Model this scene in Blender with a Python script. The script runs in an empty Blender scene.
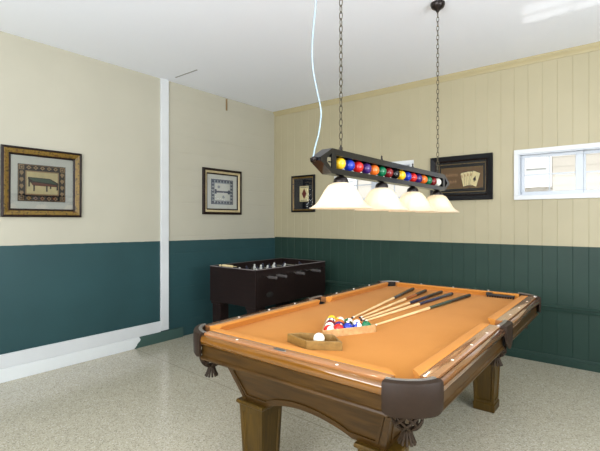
import bpy, bmesh, math, random
from mathutils import Vector, Matrix
random.seed(7)
PI = math.pi
S = bpy.context.scene
COL = S.collection

# ------------------------------------------------------------------ camera
cam_d = bpy.data.cameras.new('camera')
cam_d.sensor_width = 36.0
cam_d.lens = 422.5 / 600 * 36
cam_d.shift_y = -5.1 / 600
cam_d.clip_start = 0.05
cam = bpy.data.objects.new('camera', cam_d)
cam.location = (4.249, -4.709, 1.383)
cam.rotation_euler = (PI / 2, 0, math.radians(38.65))
COL.objects.link(cam)
S.camera = cam

# ------------------------------------------------------------------ view, sky, sun, room light
S.view_settings.view_transform = 'Standard'
S.view_settings.look = 'None'
S.view_settings.gamma = 1
S.view_settings.use_curve_mapping = False
S.view_settings.exposure = 0.53

W = bpy.data.worlds.new('sky')
S.world = W
W.use_nodes = True
bg = W.node_tree.nodes['Background']
bg.inputs[0].default_value = (0.80, 0.90, 1.0, 1)
bg.inputs[1].default_value = 0.95


def light(name, kind, loc, rot, energy, color, **kw):
    d = bpy.data.lights.new(name, kind)
    d.energy = energy
    d.color = color
    for k, v in kw.items():
        setattr(d, k, v)
    o = bpy.data.objects.new(name, d)
    o.location = loc
    o.rotation_euler = rot
    COL.objects.link(o)
    return o


light('sun', 'SUN', (4, -8, 9), (math.radians(32), 0, math.radians(-14)), 2.9, (1, .96, .90), angle=0.01)
# fill lamps added at made-up openings in the unseen right and rear walls
light('fill_right', 'AREA', (6.18, -3.2, 1.65), (0, math.radians(108), 0), 76, (.92, .96, 1.0),
      shape='RECTANGLE', size=1.5, size_y=2.6)
light('fill_rear', 'AREA', (3.6, -6.28, 1.75), (math.radians(112), 0, 0), 150, (.95, .97, 1.0),
      shape='RECTANGLE', size=3.6, size_y=1.5)
# spot lamp standing for sunlight reflected outside, through the high window onto the ceiling
light('sun_glint', 'SPOT', (3.05, 1.80, -.05), Vector((.78, -1.80, 1.89)).to_track_quat('-Z', 'Y').to_euler(), 150, (1, .98, .95),
      spot_size=math.radians(50), spot_blend=.1, shadow_soft_size=.05)


# ------------------------------------------------------------------ helpers
def lin(c):
    return tuple((x / 12.92 if x <= .04045 else ((x + .055) / 1.055) ** 2.4) for x in [v / 255 for v in c])


class N:
    """small node-tree helper"""
    def __init__(self, name):
        self.m = bpy.data.materials.new(name)
        self.m.use_nodes = True
        self.t = self.m.node_tree
        self.b = self.t.nodes['Principled BSDF']

    def n(self, typ, **kw):
        x = self.t.nodes.new(typ)
        for k, v in kw.items():
            setattr(x, k, v)
        return x

    def l(self, a, b):
        self.t.links.new(a, b)

    def coord(self, scale=(1, 1, 1)):
        tc = self.n('ShaderNodeTexCoord')
        mp = self.n('ShaderNodeMapping')
        mp.inputs['Scale'].default_value = scale
        self.l(tc.outputs['Object'], mp.inputs[0])
        return mp.outputs[0]

    def noise(self, vec, scale, detail=3, rough=.5):
        x = self.n('ShaderNodeTexNoise')
        x.inputs['Scale'].default_value = scale
        x.inputs['Detail'].default_value = detail
        x.inputs['Roughness'].default_value = rough
        self.l(vec, x.inputs['Vector'])
        return x.outputs['Fac']

    def ramp(self, fac, stops, interp='LINEAR'):
        r = self.n('ShaderNodeValToRGB')
        r.color_ramp.interpolation = interp
        e = r.color_ramp.elements
        while len(e) < len(stops):
            e.new(0.5)
        for i, (p, c) in enumerate(stops):
            e[i].position = p
            e[i].color = (*c, 1)
        self.l(fac, r.inputs[0])
        return r.outputs[0]

    def math(self, op, a, b=None, c=None):
        x = self.n('ShaderNodeMath', operation=op)
        for i, v in enumerate((a, b, c)):
            if v is None:
                continue
            if isinstance(v, (int, float)):
                x.inputs[i].default_value = v
            else:
                self.l(v, x.inputs[i])
        return x.outputs[0]

    def mix(self, fac, a, b):
        x = self.n('ShaderNodeMix', data_type='RGBA')
        if isinstance(fac, (int, float)):
            x.inputs[0].default_value = fac
        else:
            self.l(fac, x.inputs[0])
        for i, v in ((6, a), (7, b)):
            if isinstance(v, tuple):
                x.inputs[i].default_value = (*v, 1)
            else:
                self.l(v, x.inputs[i])
        return x.outputs[2]

    def bump(self, h, strength=.2, dist=.01):
        x = self.n('ShaderNodeBump')
        x.inputs['Strength'].default_value = strength
        x.inputs['Distance'].default_value = dist
        self.l(h, x.inputs['Height'])
        self.l(x.outputs[0], self.b.inputs['Normal'])

    def base(self, c, rough=.5, metal=0, spec=.5):
        if isinstance(c, tuple):
            self.b.inputs['Base Color'].default_value = (*c, 1)
        else:
            self.l(c, self.b.inputs['Base Color'])
        self.b.inputs['Roughness'].default_value = rough
        self.b.inputs['Metallic'].default_value = metal
        self.b.inputs['Specular IOR Level'].default_value = spec
        return self.m


def plain(name, rgb, rough=.5, metal=0, spec=.5, var=.06, scale=30, bump=0):
    k = N(name)
    c = lin(rgb)
    v = k.coord()
    f = k.noise(v, scale, 2)
    col = k.ramp(f, [(.3, tuple(x * (1 - var) for x in c)), (.7, tuple(min(1, x * (1 + var)) for x in c))])
    if bump:
        k.bump(f, bump, .003)
    return k.base(col, rough, metal, spec)


def wood(name, dark, lite, grain=(30, 3, 30), rough=.3, spec=.5, bump=.02):
    k = N(name)
    v = k.coord(grain)
    f = k.noise(v, 1.6, 5, .6)
    v2 = k.coord((1, 1, 1))
    g = k.noise(v2, 2.5, 2)
    h = k.math('ADD', k.math('MULTIPLY', f, .8), k.math('MULTIPLY', g, .2))
    col = k.ramp(h, [(.32, lin(dark)), (.66, lin(lite))])
    if bump:
        k.bump(f, bump, .001)
    return k.base(col, rough, 0, spec)


class MB:
    """collects shapes and links them as ONE mesh object"""
    def __init__(self):
        self.v, self.f, self.m = [], [], []
        self.mi = 0

    def mat(self, i):
        self.mi = i
        return self

    def add(self, vs, fs):
        o = len(self.v)
        self.v += [tuple(p) for p in vs]
        for f in fs:
            self.f.append([i + o for i in f])
            self.m.append(self.mi)
        return self

    def box(self, a, b, bev=0.0, xf=None):
        x0, x1 = sorted((a[0], b[0])); y0, y1 = sorted((a[1], b[1])); z0, z1 = sorted((a[2], b[2]))
        if bev <= 0:
            vs = [(x, y, z) for z in (z0, z1) for y in (y0, y1) for x in (x0, x1)]
            fs = [(0, 2, 3, 1), (4, 5, 7, 6), (0, 1, 5, 4), (2, 6, 7, 3), (0, 4, 6, 2), (1, 3, 7, 5)]
        else:
            bm = bmesh.new()
            bmesh.ops.create_cube(bm, size=1)
            for p in bm.verts:
                p.co = Vector(((x0 + x1) / 2 + p.co.x * (x1 - x0), (y0 + y1) / 2 + p.co.y * (y1 - y0), (z0 + z1) / 2 + p.co.z * (z1 - z0)))
            bmesh.ops.bevel(bm, geom=bm.edges[:], offset=bev, segments=2, profile=.5, affect='EDGES')
            bm.verts.index_update()
            vs = [p.co.copy() for p in bm.verts]
            fs = [[q.index for q in f.verts] for f in bm.faces]
            bm.free()
        if xf:
            vs = [xf @ Vector(p) for p in vs]
        return self.add(vs, fs)

    def loft(self, rings, closed=True, caps=True):
        n = len(rings[0])
        vs = [p for r in rings for p in r]
        fs = []
        for i in range(len(rings) - 1):
            for j in range(n if closed else n - 1):
                k = (j + 1) % n
                fs.append((i * n + j, i * n + k, (i + 1) * n + k, (i + 1) * n + j))
        if caps:
            fs.append(list(range(n))[::-1])
            fs.append([(len(rings) - 1) * n + j for j in range(n)])
        return self.add(vs, fs)

    def prism(self, poly, fn0, fn1):
        """poly: 2D outline; fn0/fn1 map a 2D point to the two ends"""
        return self.loft([[fn0(*p) for p in poly], [fn1(*p) for p in poly]])

    def lathe(self, prof, c=(0, 0, 0), seg=24, axis='z', caps=True, xf=None):
        rings = []
        for r, h in prof:
            ring = []
            for j in range(seg):
                a = 2 * PI * j / seg
                p = (r * math.cos(a), r * math.sin(a), h)
                if axis == 'x': p = (h, p[0], p[1])
                if axis == 'y': p = (p[0], h, -p[1])
                p = Vector(p)
                if xf: p = xf @ p
                ring.append(tuple(p + Vector(c)))
            rings.append(ring)
        return self.loft(rings, True, caps)

    def tube(self, pts, r, seg=8, closed=False):
        pts = [Vector(p) for p in pts]
        n = len(pts)
        rs = r if isinstance(r, (list, tuple)) else [r] * n
        rings, up = [], None
        for i, p in enumerate(pts):
            if closed:
                t = pts[(i + 1) % n] - pts[i - 1]
            else:
                t = pts[min(i + 1, n - 1)] - pts[max(i - 1, 0)]
            t.normalize()
            if up is None:
                up = Vector((0, 0, 1)) if abs(t.z) < .9 else Vector((1, 0, 0))
            s = t.cross(up); s.normalize()
            up = s.cross(t); up.normalize()
            rings.append([p + (s * math.cos(2 * PI * j / seg) + up * math.sin(2 * PI * j / seg)) * rs[i] for j in range(seg)])
        if closed:
            rings.append(rings[0])
            return self.loft(rings, True, False)
        return self.loft(rings)

    def sphere(self, c, r, seg=20, ring=12, sc=(1, 1, 1)):
        prof = []
        vs = [(c[0], c[1], c[2] - r * sc[2])]
        for i in range(1, ring):
            a = PI * i / ring
            for j in range(seg):
                b = 2 * PI * j / seg
                vs.append((c[0] + r * sc[0] * math.sin(a) * math.cos(b), c[1] + r * sc[1] * math.sin(a) * math.sin(b), c[2] - r * sc[2] * math.cos(a)))
        vs.append((c[0], c[1], c[2] + r * sc[2]))
        fs = [(0, 1 + (j + 1) % seg, 1 + j) for j in range(seg)]
        for i in range(ring - 2):
            for j in range(seg):
                k = (j + 1) % seg
                fs.append((1 + i * seg + j, 1 + i * seg + k, 1 + (i + 1) * seg + k, 1 + (i + 1) * seg + j))
        L = len(vs) - 1
        o = 1 + (ring - 2) * seg
        fs += [(L, o + j, o + (j + 1) % seg) for j in range(seg)]
        return self.add(vs, fs)

    def build(self, name, mats, parent=None, smooth=False, loc=None, weld=False, recalc=True):
        me = bpy.data.meshes.new(name)
        me.from_pydata(self.v, [], self.f)
        if not isinstance(mats, (list, tuple)):
            mats = [mats]
        for m in mats:
            me.materials.append(m)
        for p, i in zip(me.polygons, self.m):
            p.material_index = i
        bm = bmesh.new(); bm.from_mesh(me)
        if weld:
            bmesh.ops.remove_doubles(bm, verts=bm.verts, dist=1e-5)
        if recalc:
            bmesh.ops.recalc_face_normals(bm, faces=bm.faces)
        bm.to_mesh(me); bm.free()
        if smooth:
            for p in me.polygons:
                p.use_smooth = True
            try:
                me.set_sharp_from_angle(angle=math.radians(38))
            except Exception:
                pass
        o = bpy.data.objects.new(name, me)
        COL.objects.link(o)
        if parent:
            o.parent = parent
        if loc:
            o.location = loc
        return o


def thing(name, label, cat, loc=(0, 0, 0), rz=0, group=None):
    o = bpy.data.objects.new(name, None)
    o.empty_display_size = .1
    o.location = loc
    o.rotation_euler = (0, 0, rz)
    COL.objects.link(o)
    return tag(o, label, cat, group)


def tag(o, label, cat, group=None):
    o['label'] = label
    o['category'] = cat
    if group:
        o['group'] = group
    return o


def struct(o):
    o['kind'] = 'structure'
    return o


# ------------------------------------------------------------------ materials of the room
GREEN = lin((43, 73, 76))
CREAM = lin((182, 178, 161))


def two_tone(name, zline, courses):
    """cream above, green below the paint line; faint horizontal block courses on the far stretch"""
    k = N(name)
    v = k.coord()
    s = k.n('ShaderNodeSeparateXYZ')
    k.l(v, s.inputs[0])
    n = k.noise(v, 2.2, 3)
    edge = k.math('ADD', s.outputs[2], k.math('MULTIPLY', k.noise(v, 14, 2), .006))
    if courses:                                  # the paint line was not masked quite level
        edge = k.math('ADD', edge, k.math('MULTIPLY', k.math('ADD', s.outputs[1], 2.0), .0115))
    up = k.math('GREATER_THAN', edge, zline + .003)
    c1 = k.ramp(n, [(.3, tuple(x * .97 for x in CREAM)), (.7, tuple(min(1, x * 1.02) for x in CREAM))])
    c2 = k.ramp(n, [(.3, tuple(x * .93 for x in GREEN)), (.7, tuple(x * 1.06 for x in GREEN))])
    k.base(k.mix(up, c2, c1), .42, 0, .3)
    fine = k.noise(v, 60, 3)
    if courses:
        fr = k.math('FRACT', k.math('DIVIDE', k.math('ADD', s.outputs[2], k.math('MULTIPLY', k.noise(k.coord((0, 1, 1)), 5, 2), .02)), .2))
        line = k.math('LESS_THAN', fr, .045)
        h = k.math('SUBTRACT', k.math('MULTIPLY', fine, .12), k.math('MULTIPLY', k.math('MULTIPLY', line, k.math('GREATER_THAN', s.outputs[1], -1.84)), .5))
        k.bump(h, .5, .008)
    else:
        k.bump(fine, .05, .004)
    return k.m


M = {}
M['wall_left'] = two_tone('left wall paint', 1.148, True)
M['wall_plain'] = two_tone('far wall paint', 1.14, False)
M['cream'] = plain('cream panel paint', (172, 163, 133), .5, var=.03, scale=3)
M['green'] = plain('green panel paint', (38, 60, 52), .45, spec=.25, var=.05, scale=4)
M['white'] = plain('white trim paint', (212, 215, 216), .35, var=.02, scale=6)
M['vinyl'] = plain('white window vinyl', (192, 198, 205), .3, var=.01)
M['crown'] = plain('ochre crown paint', (174, 162, 124), .5, var=.03, scale=5)
M['black'] = plain('black satin metal', (26, 25, 26), .35, spec=.6)


def ceiling_mat():
    k = N('ceiling texture paint')
    v = k.coord()
    k.base(lin((242, 246, 254)), .8, 0, .3)
    k.bump(k.noise(v, 55, 4, .6), .14, .006)
    return k.m


def floor_mat():
    k = N('speckled epoxy floor')
    v = k.coord()
    vo = k.n('ShaderNodeTexVoronoi')
    vo.inputs['Scale'].default_value = 150
    k.l(v, vo.inputs['Vector'])
    sep = k.n('ShaderNodeSeparateColor')
    k.l(vo.outputs['Color'], sep.inputs[0])
    chips = k.ramp(sep.outputs[0], [(0, lin((152, 146, 128))), (.08, lin((172, 166, 148))), (.25, lin((187, 180, 160))), (.6, lin((192, 185, 165))),
                                    (.86, lin((202, 195, 178))), (.96, lin((212, 206, 192)))], 'CONSTANT')
    big = k.noise(v, 1.3, 3)
    tint = k.ramp(big, [(.3, (.93, .93, .91)), (.7, (1.0, 1.0, 1.0))])
    mx = k.n('ShaderNodeMix', data_type='RGBA', blend_type='MULTIPLY')
    mx.inputs[0].default_value = 1
    k.l(chips, mx.inputs[6]); k.l(tint, mx.inputs[7])
    # saw-cut control joint
    s = k.n('ShaderNodeSeparateXYZ')
    k.l(v, s.inputs[0])
    d = k.math('ABSOLUTE', k.math('ADD', k.math('ADD', s.outputs[1], 2.262), k.math('MULTIPLY', s.outputs[0], .055)))
    j = k.math('LESS_THAN', d, .0035)
    col = k.mix(j, mx.outputs[2], lin((150, 145, 126)))
    k.base(col, .22, 0, .5)
    rr = k.ramp(k.noise(v, 9, 3), [(.3, (.12, .12, .12)), (.7, (.22, .22, .22))])
    k.l(rr, k.b.inputs['Roughness'])
    k.bump(k.noise(v, 40, 2), .05, .004)
    return k.m


M['ceiling'] = ceiling_mat()
M['floor'] = floor_mat()


def board_mat():
    """white board whose far end was brushed over with green: a jagged paint edge"""
    k = N('half painted board')
    v = k.coord()
    s = k.n('ShaderNodeSeparateXYZ')
    k.l(v, s.inputs[0])
    z = s.outputs[2]
    jag = k.math('ADD', k.math('MULTIPLY', k.math('ABSOLUTE', k.math('SUBTRACT', z, .088)), -.9), k.math('MULTIPLY', k.math('SUBTRACT', k.noise(v, 30, 2), .5), .03))
    g = k.math('GREATER_THAN', k.math('SUBTRACT', s.outputs[1], jag), -2.20)
    k.base(k.mix(g, lin((226, 230, 230)), lin((62, 88, 82))), .4, 0, .4)
    return k.m


M['board'] = board_mat()


def glass_mat(name, ior):
    k = N(name)
    t = k.t
    tr = k.n('ShaderNodeBsdfTransparent')
    gl = k.n('ShaderNodeBsdfGlossy')
    gl.inputs['Roughness'].default_value = .015
    fr = k.n('ShaderNodeFresnel')
    fr.inputs['IOR'].default_value = ior
    mx = k.n('ShaderNodeMixShader')
    k.l(fr.outputs[0], mx.inputs[0]); k.l(tr.outputs[0], mx.inputs[1]); k.l(gl.outputs[0], mx.inputs[2])
    out = [n for n in t.nodes if n.type == 'OUTPUT_MATERIAL'][0]
    k.l(mx.outputs[0], out.inputs[0])
    t.nodes.remove(k.b)
    return k.m


M['pane'] = glass_mat('window pane', 1.3)
M['picture_glass'] = glass_mat('picture glass', 1.7)
M['pool_glass'] = glass_mat('glossy picture glass', 2.35)

# ------------------------------------------------------------------ room shell
H = 3.0
RX, RY = 6.3, -6.4
struct(MB().box((-.2, RY - .2, -.12), (RX + .2, .2, 0)).build('floor', M['floor']))
struct(MB().box((-.2, RY - .2, H), (RX + .2, .2, H + .15)).build('ceiling', M['ceiling']))
struct(MB().box((-.16, RY, 0), (0, .16, H)).build('wall_left', M['wall_left']))


def holed(axis, lo, hi, z0, z1, holes, d0, d1):
    """slab with rectangular holes (a0,a1,b0,b1) along an axis, d0..d1 its thickness"""
    mb = MB()

    def bx(a0, a1, b0, b1):
        if a1 - a0 > 1e-6 and b1 - b0 > 1e-6:
            mb.box((a0, d0, b0), (a1, d1, b1)) if axis == 'x' else mb.box((d0, a0, b0), (d1, a1, b1))
    cur = lo
    for a0, a1, b0, b1 in sorted(holes):
        bx(cur, a0, z0, z1); bx(a0, a1, z0, b0); bx(a0, a1, b1, z1)
        cur = a1
    bx(cur, hi, z0, z1)
    return mb


WIN = [(1.125, 2.155), (3.311, 4.341)]          # clear openings of the two high windows
WZ0, WZ1 = 1.632, 2.050
struct(holed('x', RY, 0, 0, H, [(-4.5, -1.9, .9, 2.4)], RX, RX + .16).build('wall_right', M['wall_plain']))
struct(holed('x', 0, RX, 0, H, [(1.8, 5.4, 1.0, 2.5)], RY - .16, RY).build('wall_rear', M['wall_plain']))
# the first call above lays its length along x: turn it onto the right side
wr = bpy.data.objects['wall_right']
wr.data.transform(Matrix(((0, 1, 0, 0), (1, 0, 0, 0), (0, 0, 1, 0), (0, 0, 0, 1))))
wr.data.flip_normals()

GL = 1.138
# back wall: core slab, then a face of vertical boards with V grooves
wall_back = holed('x', -.16, RX + .16, 0, H, [(a, b, WZ0, WZ1) for a, b in WIN], .008, .17)


def grooved(mb, x0, x1, z0, z1, mi):
    prof = [(x0, 0)]
    g = .131 - .126
    x = .005
    while x < x1:
        if x - .007 > x0 and x + .007 < x1:
            prof += [(x - .0035, 0), (x - .001, .0024), (x + .001, .0024), (x + .0035, 0)]
        x += .1255
    prof.append((x1, 0))
    mb.mat(mi)
    n = len(prof)
    vs = [(p[0], p[1], z0) for p in prof] + [(p[0], p[1], z1) for p in prof]
    mb.add(vs, [(i, i + 1, n + i + 1, n + i) for i in range(n - 1)])


wall_back.mat(0)
grooved(wall_back, 0, RX, 0, GL, 1)
grooved(wall_back, 0, RX, GL, WZ0, 0)
grooved(wall_back, 0, RX, WZ1, H, 0)
cur = 0
for a, b in WIN:
    grooved(wall_back, cur, a, WZ0, WZ1, 0)
    cur = b
grooved(wall_back, cur, RX, WZ0, WZ1, 0)
wb_o = struct(wall_back.build('wall_back', [M['cream'], M['green']]))
for p in wb_o.data.polygons:            # the grooved face looks into the room
    pass

# trims
cw = [(0, 2.936), (-.006, 2.938), (-.008, 2.948), (-.020, 2.968), (-.034, 2.982), (-.036, 2.994), (-.040, H), (0, H)]
struct(MB().prism(cw, lambda y, z: (0, y, z), lambda y, z: (RX, y, z)).build('trim_1', M['crown'], None, True))
cr = [(0, .510), (-.020, .512), (-.022, .518), (-.008, .530), (-.008, .544), (-.022, .546), (-.025, .552), (-.008, .570), (0, .572)]
struct(MB().prism(cr, lambda y, z: (0, y, z), lambda y, z: (RX, y, z)).build('trim_2', M['green']))
bb = [(0, 0), (-.018, 0), (-.018, .055), (-.012, .062), (-.012, .075), (-.006, .085), (0, .085)]
struct(MB().prism(bb, lambda y, z: (0, y, z), lambda y, z: (RX, y, z)).build('baseboard_back', M['green']))
struct(MB().box((0, -.016, GL), (.016, 0, 2.938), .004).build('trim_3', M['cream']))
# white post and boards on the left wall
struct(MB().box((0, -1.948, .126), (.022, -1.846, H), .003).build('trim_4', M['white']))
struct(MB().box((0, RY, .117), (.020, -1.949, .238), .003).build('trim_5', M['white']))
struct(MB().box((0, RY, 0), (.026, -1.651, .116), .003).build('baseboard_left', M['board']))
# dark slot on the ceiling and a stub of wood at the top of the left wall
struct(MB().box((.167, -1.866, 2.996), (.555, -1.850, H), .001).build('trim_6', plain('grey slot', (150, 152, 150), .7)))
tag(MB().box((0, -.966, 2.835), (.014, -.948, 2.985), .002).build('wooden_batten', wood('batten wood', (120, 96, 60), (150, 124, 84), (20, 20, 4), .6)),
    'short thin brown wooden batten at the very top of the left wall below the ceiling', 'batten')


# ------------------------------------------------------------------ windows
def window(name, x0, x1):
    w = struct(bpy.data.objects.new(name, None))
    COL.objects.link(w)
    z0, z1 = WZ0, WZ1
    t = .042
    mb = MB()                                    # casing round the opening
    mb.box((x0 - t, -.020, z0 - t), (x1 + t, 0, z0), .003)
    mb.box((x0 - t, -.020, z1), (x1 + t, 0, z1 + t), .003)
    mb.box((x0 - t, -.020, z0), (x0, 0, z1), .003)
    mb.box((x1, -.020, z0), (x1 + t, 0, z1), .003)
    mb.build('casing', M['white'], w)
    mb = MB()                                    # jamb lining
    mb.box((x0, -.012, z0), (x1, .16, z0 + .010)); mb.box((x0, -.012, z1 - .010), (x1, .16, z1))
    mb.box((x0, -.012, z0 + .010), (x0 + .010, .16, z1 - .010)); mb.box((x1 - .010, -.012, z0 + .010), (x1, .16, z1 - .010))
    mb.build('jamb', M['vinyl'], w)
    xm = (x0 + x1) / 2
    for (a, b, y) in ((x0 + .010, xm + .022, .055), (xm - .022, x1 - .010, .085)):
        s = .030
        mb = MB()
        a0, b0 = a, b
        mb.box((a0, y, z0 + .010), (b0, y + .026, z0 + .010 + s), .003); mb.box((a0, y, z1 - .010 - s), (b0, y + .026, z1 - .010), .003)
        wl = .062 if abs(a - (xm - .022)) < 1e-6 else s
        wr_ = .062 if abs(b - (xm + .022)) < 1e-6 else s
        mb.box((a0, y, z0 + .010 + s), (a0 + wl, y + .026, z1 - .010 - s), .003)
        mb.box((b0 - wr_, y, z0 + .010 + s), (b0, y + .026, z1 - .010 - s), .003)
        sash = mb.build('sash', M['vinyl'], w)
        ca, cb = a0 + wl, b0 - wr_
        zm = (z0 + z1) / 2
        MB().box((ca, y + .010, zm - .007), (cb, y + .020, zm + .007)).box(((ca + cb) / 2 - .006, y + .011, z0 + .04), ((ca + cb) / 2 + .006, y + .019, zm - .007)).box(((ca + cb) / 2 - .006, y + .011, zm + .007), ((ca + cb) / 2 + .006, y + .019, z1 - .04)).build('muntin', M['vinyl'], sash)
        MB().add([(ca, y + .015, z0 + .04), (cb, y + .015, z0 + .04), (cb, y + .015, z1 - .04), (ca, y + .015, z1 - .04)], [(0, 1, 2, 3)]).build('pane', M['pane'], sash, recalc=False)
    return w


window('window_1', *WIN[1])
window('window_2', *WIN[0])

# ------------------------------------------------------------------ outside: ground and the neighbouring house
struct(MB().box((-8, .3, -.3), (14, 9, -.15)).build('ground', plain('pale gravel', (190, 184, 170), .9, var=.15, scale=6)))
M['siding'] = plain('cream siding', (206, 200, 190), .7, var=.02)
M['shut'] = plain('bright window white', (250, 250, 250), .4, var=.01)
hs = thing('neighbouring_house', 'sunlit cream sided house seen outside through the two high windows', 'house', (3.5, 3.2, -.15))
mb = MB()
z = 0
while z < 4.4:
    mb.loft([[(-8, .0, z), (-8, -.003, z), (-8, 0, z + .148)], [(8, .0, z), (8, -.003, z), (8, 0, z + .148)]])
    z += .15
mb.box((-8, 0, 0), (8, .2, 4.5))
mb.build('siding', M['siding'], hs)
for wx in (-.56, -4.2):
    fr = MB()
    a, b, c, d = wx - .22, wx + .22, 2.08, 2.76
    fr.box((a, -.05, c), (b, .0, c + .07)); fr.box((a, -.05, d - .07), (b, 0, d)); fr.box((a, -.05, c + .07), (a + .07, 0, d - .07)); fr.box((b - .07, -.05, c + .07), (b, 0, d - .07))
    fr.box((a + .07, -.045, (c + d) / 2 - .03), (b - .07, 0, (c + d) / 2 + .03))
    f = fr.build('window_frame', M['shut'], hs)
    MB().box((a + .07, -.028, c + .07), (b - .07, -.02, d - .07)).build('window_pane', plain('pale blind', (225, 228, 230), .3, var=.02), f)

# ------------------------------------------------------------------ framed pictures
M['fr_dark'] = wood('dark brown frame wood', (18, 11, 9), (38, 24, 18), (6, 6, 6), .4, .25)
M['fr_black'] = plain('black frame', (14, 14, 16), .45, spec=.2)


def gold_mat():
    k = N('mottled gold frame')
    v = k.coord((1, 1, 1))
    f = k.noise(v, 34, 3, .6)
    k.base(k.ramp(f, [(.3, lin((44, 30, 10))), (.5, lin((124, 98, 34))), (.7, lin((76, 44, 18)))]), .42, .12)
    return k.m


M['fr_gold'] = gold_mat()
M['fr_pale'] = plain('pale champagne frame', (196, 180, 140), .35, .3)
M['mat_white'] = plain('white mount card', (234, 235, 226), .8, var=.02)
M['mat_dark'] = plain('charcoal mount card', (28, 31, 38), .8, spec=.1)
M['ink'] = plain('dark brown ink', (42, 34, 40), .8)
M['paper'] = plain('cream print paper', (226, 214, 168), .8, var=.08, scale=18)
M['tan'] = plain('tan print paper', (180, 150, 112), .8, var=.10, scale=24)
M['ink_green'] = plain('green ink', (60, 92, 80), .8)
M['ink_red'] = plain('dark red ink', (116, 48, 40), .8)
M['ink_grey'] = plain('blue grey ink', (92, 100, 116), .8, var=.15, scale=30)
M['ink_pale'] = plain('pale grey ink', (176, 182, 184), .8, var=.12, scale=30)
M['brown_print'] = plain('brown print', (112, 84, 52), .8, var=.10, scale=14)
M['print_line'] = plain('tan lettering', (176, 140, 100), .8)


def picture(name, label, wall, a0, a1, z0, z1, bands, mat_m, art, print_rect, print_mats, tilt=0):
    """wall 'l': along y on x=0; 'b': along x on y=0.  bands = [(width, material, depth)] from outside in"""
    if wall == 'l':
        P = lambda a, d, z: (d, a - (a0 + a1) / 2, z - z0)
        loc = (0, (a0 + a1) / 2, z0)
    else:
        P = lambda a, d, z: (a - (a0 + a1) / 2, -d, z - z0)
        loc = ((a0 + a1) / 2, 0, z0)
    t = thing(name, label, 'picture', loc)

    def ring(mb, o, w, d0, d1):
        A0, A1, Z0, Z1 = a0 + o, a1 - o, z0 + o, z1 - o
        O = [(A0, Z0), (A1, Z0), (A1, Z1), (A0, Z1)]
        I = [(A0 + w, Z0 + w), (A1 - w, Z0 + w), (A1 - w, Z1 - w), (A0 + w, Z1 - w)]
        e = min(.004, w * .25)
        Om = [(A0 + e, Z0 + e), (A1 - e, Z0 + e), (A1 - e, Z1 - e), (A0 + e, Z1 - e)]
        Im = [(A0 + w - e, Z0 + w - e), (A1 - w + e, Z0 + w - e), (A1 - w + e, Z1 - w + e), (A0 + w - e, Z1 - w + e)]
        vs = [P(p[0], .002, p[1]) for p in O] + [P(p[0], d0 - .003, p[1]) for p in O] + [P(p[0], d0, p[1]) for p in Om] + \
             [P(p[0], d1, p[1]) for p in Im] + [P(p[0], d1 - .003, p[1]) for p in I] + [P(p[0], .002, p[1]) for p in I]
        fs = []
        for r in range(6):
            q = (r + 1) % 6
            for i in range(4):
                j = (i + 1) % 4
                fs.append((r * 4 + i, r * 4 + j, q * 4 + j, q * 4 + i))
        mb.add(vs, fs)
    mb = MB()
    o = 0
    mats = []
    for w, m, d0, d1 in bands:
        mats.append(m)
        mb.mat(len(mats) - 1)
        ring(mb, o, w, d0, d1)
        o += w
    mb.build('frame', mats, t)
    i = o - .002
    MB().add([P(a0 + i, .006, z0 + i), P(a1 - i, .006, z0 + i), P(a1 - i, .006, z1 - i), P(a0 + i, .006, z1 - i)], [(0, 1, 2, 3)]).build('mount', mat_m, t, recalc=False)
    r0, r1, s0, s1 = print_rect

    class Art:
        def __init__(s): s.mb = MB(); s.lay = .0072
        def poly(s, pts, mi):
            s.lay += .00005
            s.mb.mat(mi)
            d = s.lay
            s.mb.add([P(r0 + u * (r1 - r0), d, s0 + v * (s1 - s0)) for u, v in pts], [list(range(len(pts)))])
        def rect(s, u0, u1, v0, v1, mi): s.poly([(u0, v0), (u1, v0), (u1, v1), (u0, v1)], mi)
        def dia(s, u, v, w, h, mi): s.poly([(u - w, v), (u, v - h), (u + w, v), (u, v + h)], mi)
        def disc(s, u, v, w, h, mi, n=14): s.poly([(u + w * math.cos(2 * PI * k / n), v + h * math.sin(2 * PI * k / n)) for k in range(n)], mi)
    A = Art()
    art(A)
    A.mb.build('print', print_mats, t)
    if tilt:
        t.rotation_euler = (0, tilt, 0)
    g = o - .003
    MB().add([P(a0 + g, .0125, z0 + g), P(a1 - g, .0125, z0 + g), P(a1 - g, .0125, z1 - g), P(a0 + g, .0125, z1 - g)], [(0, 1, 2, 3)]).build('glass', M['pool_glass'] if tilt else M['picture_glass'], t, recalc=False)
    return t


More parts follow.
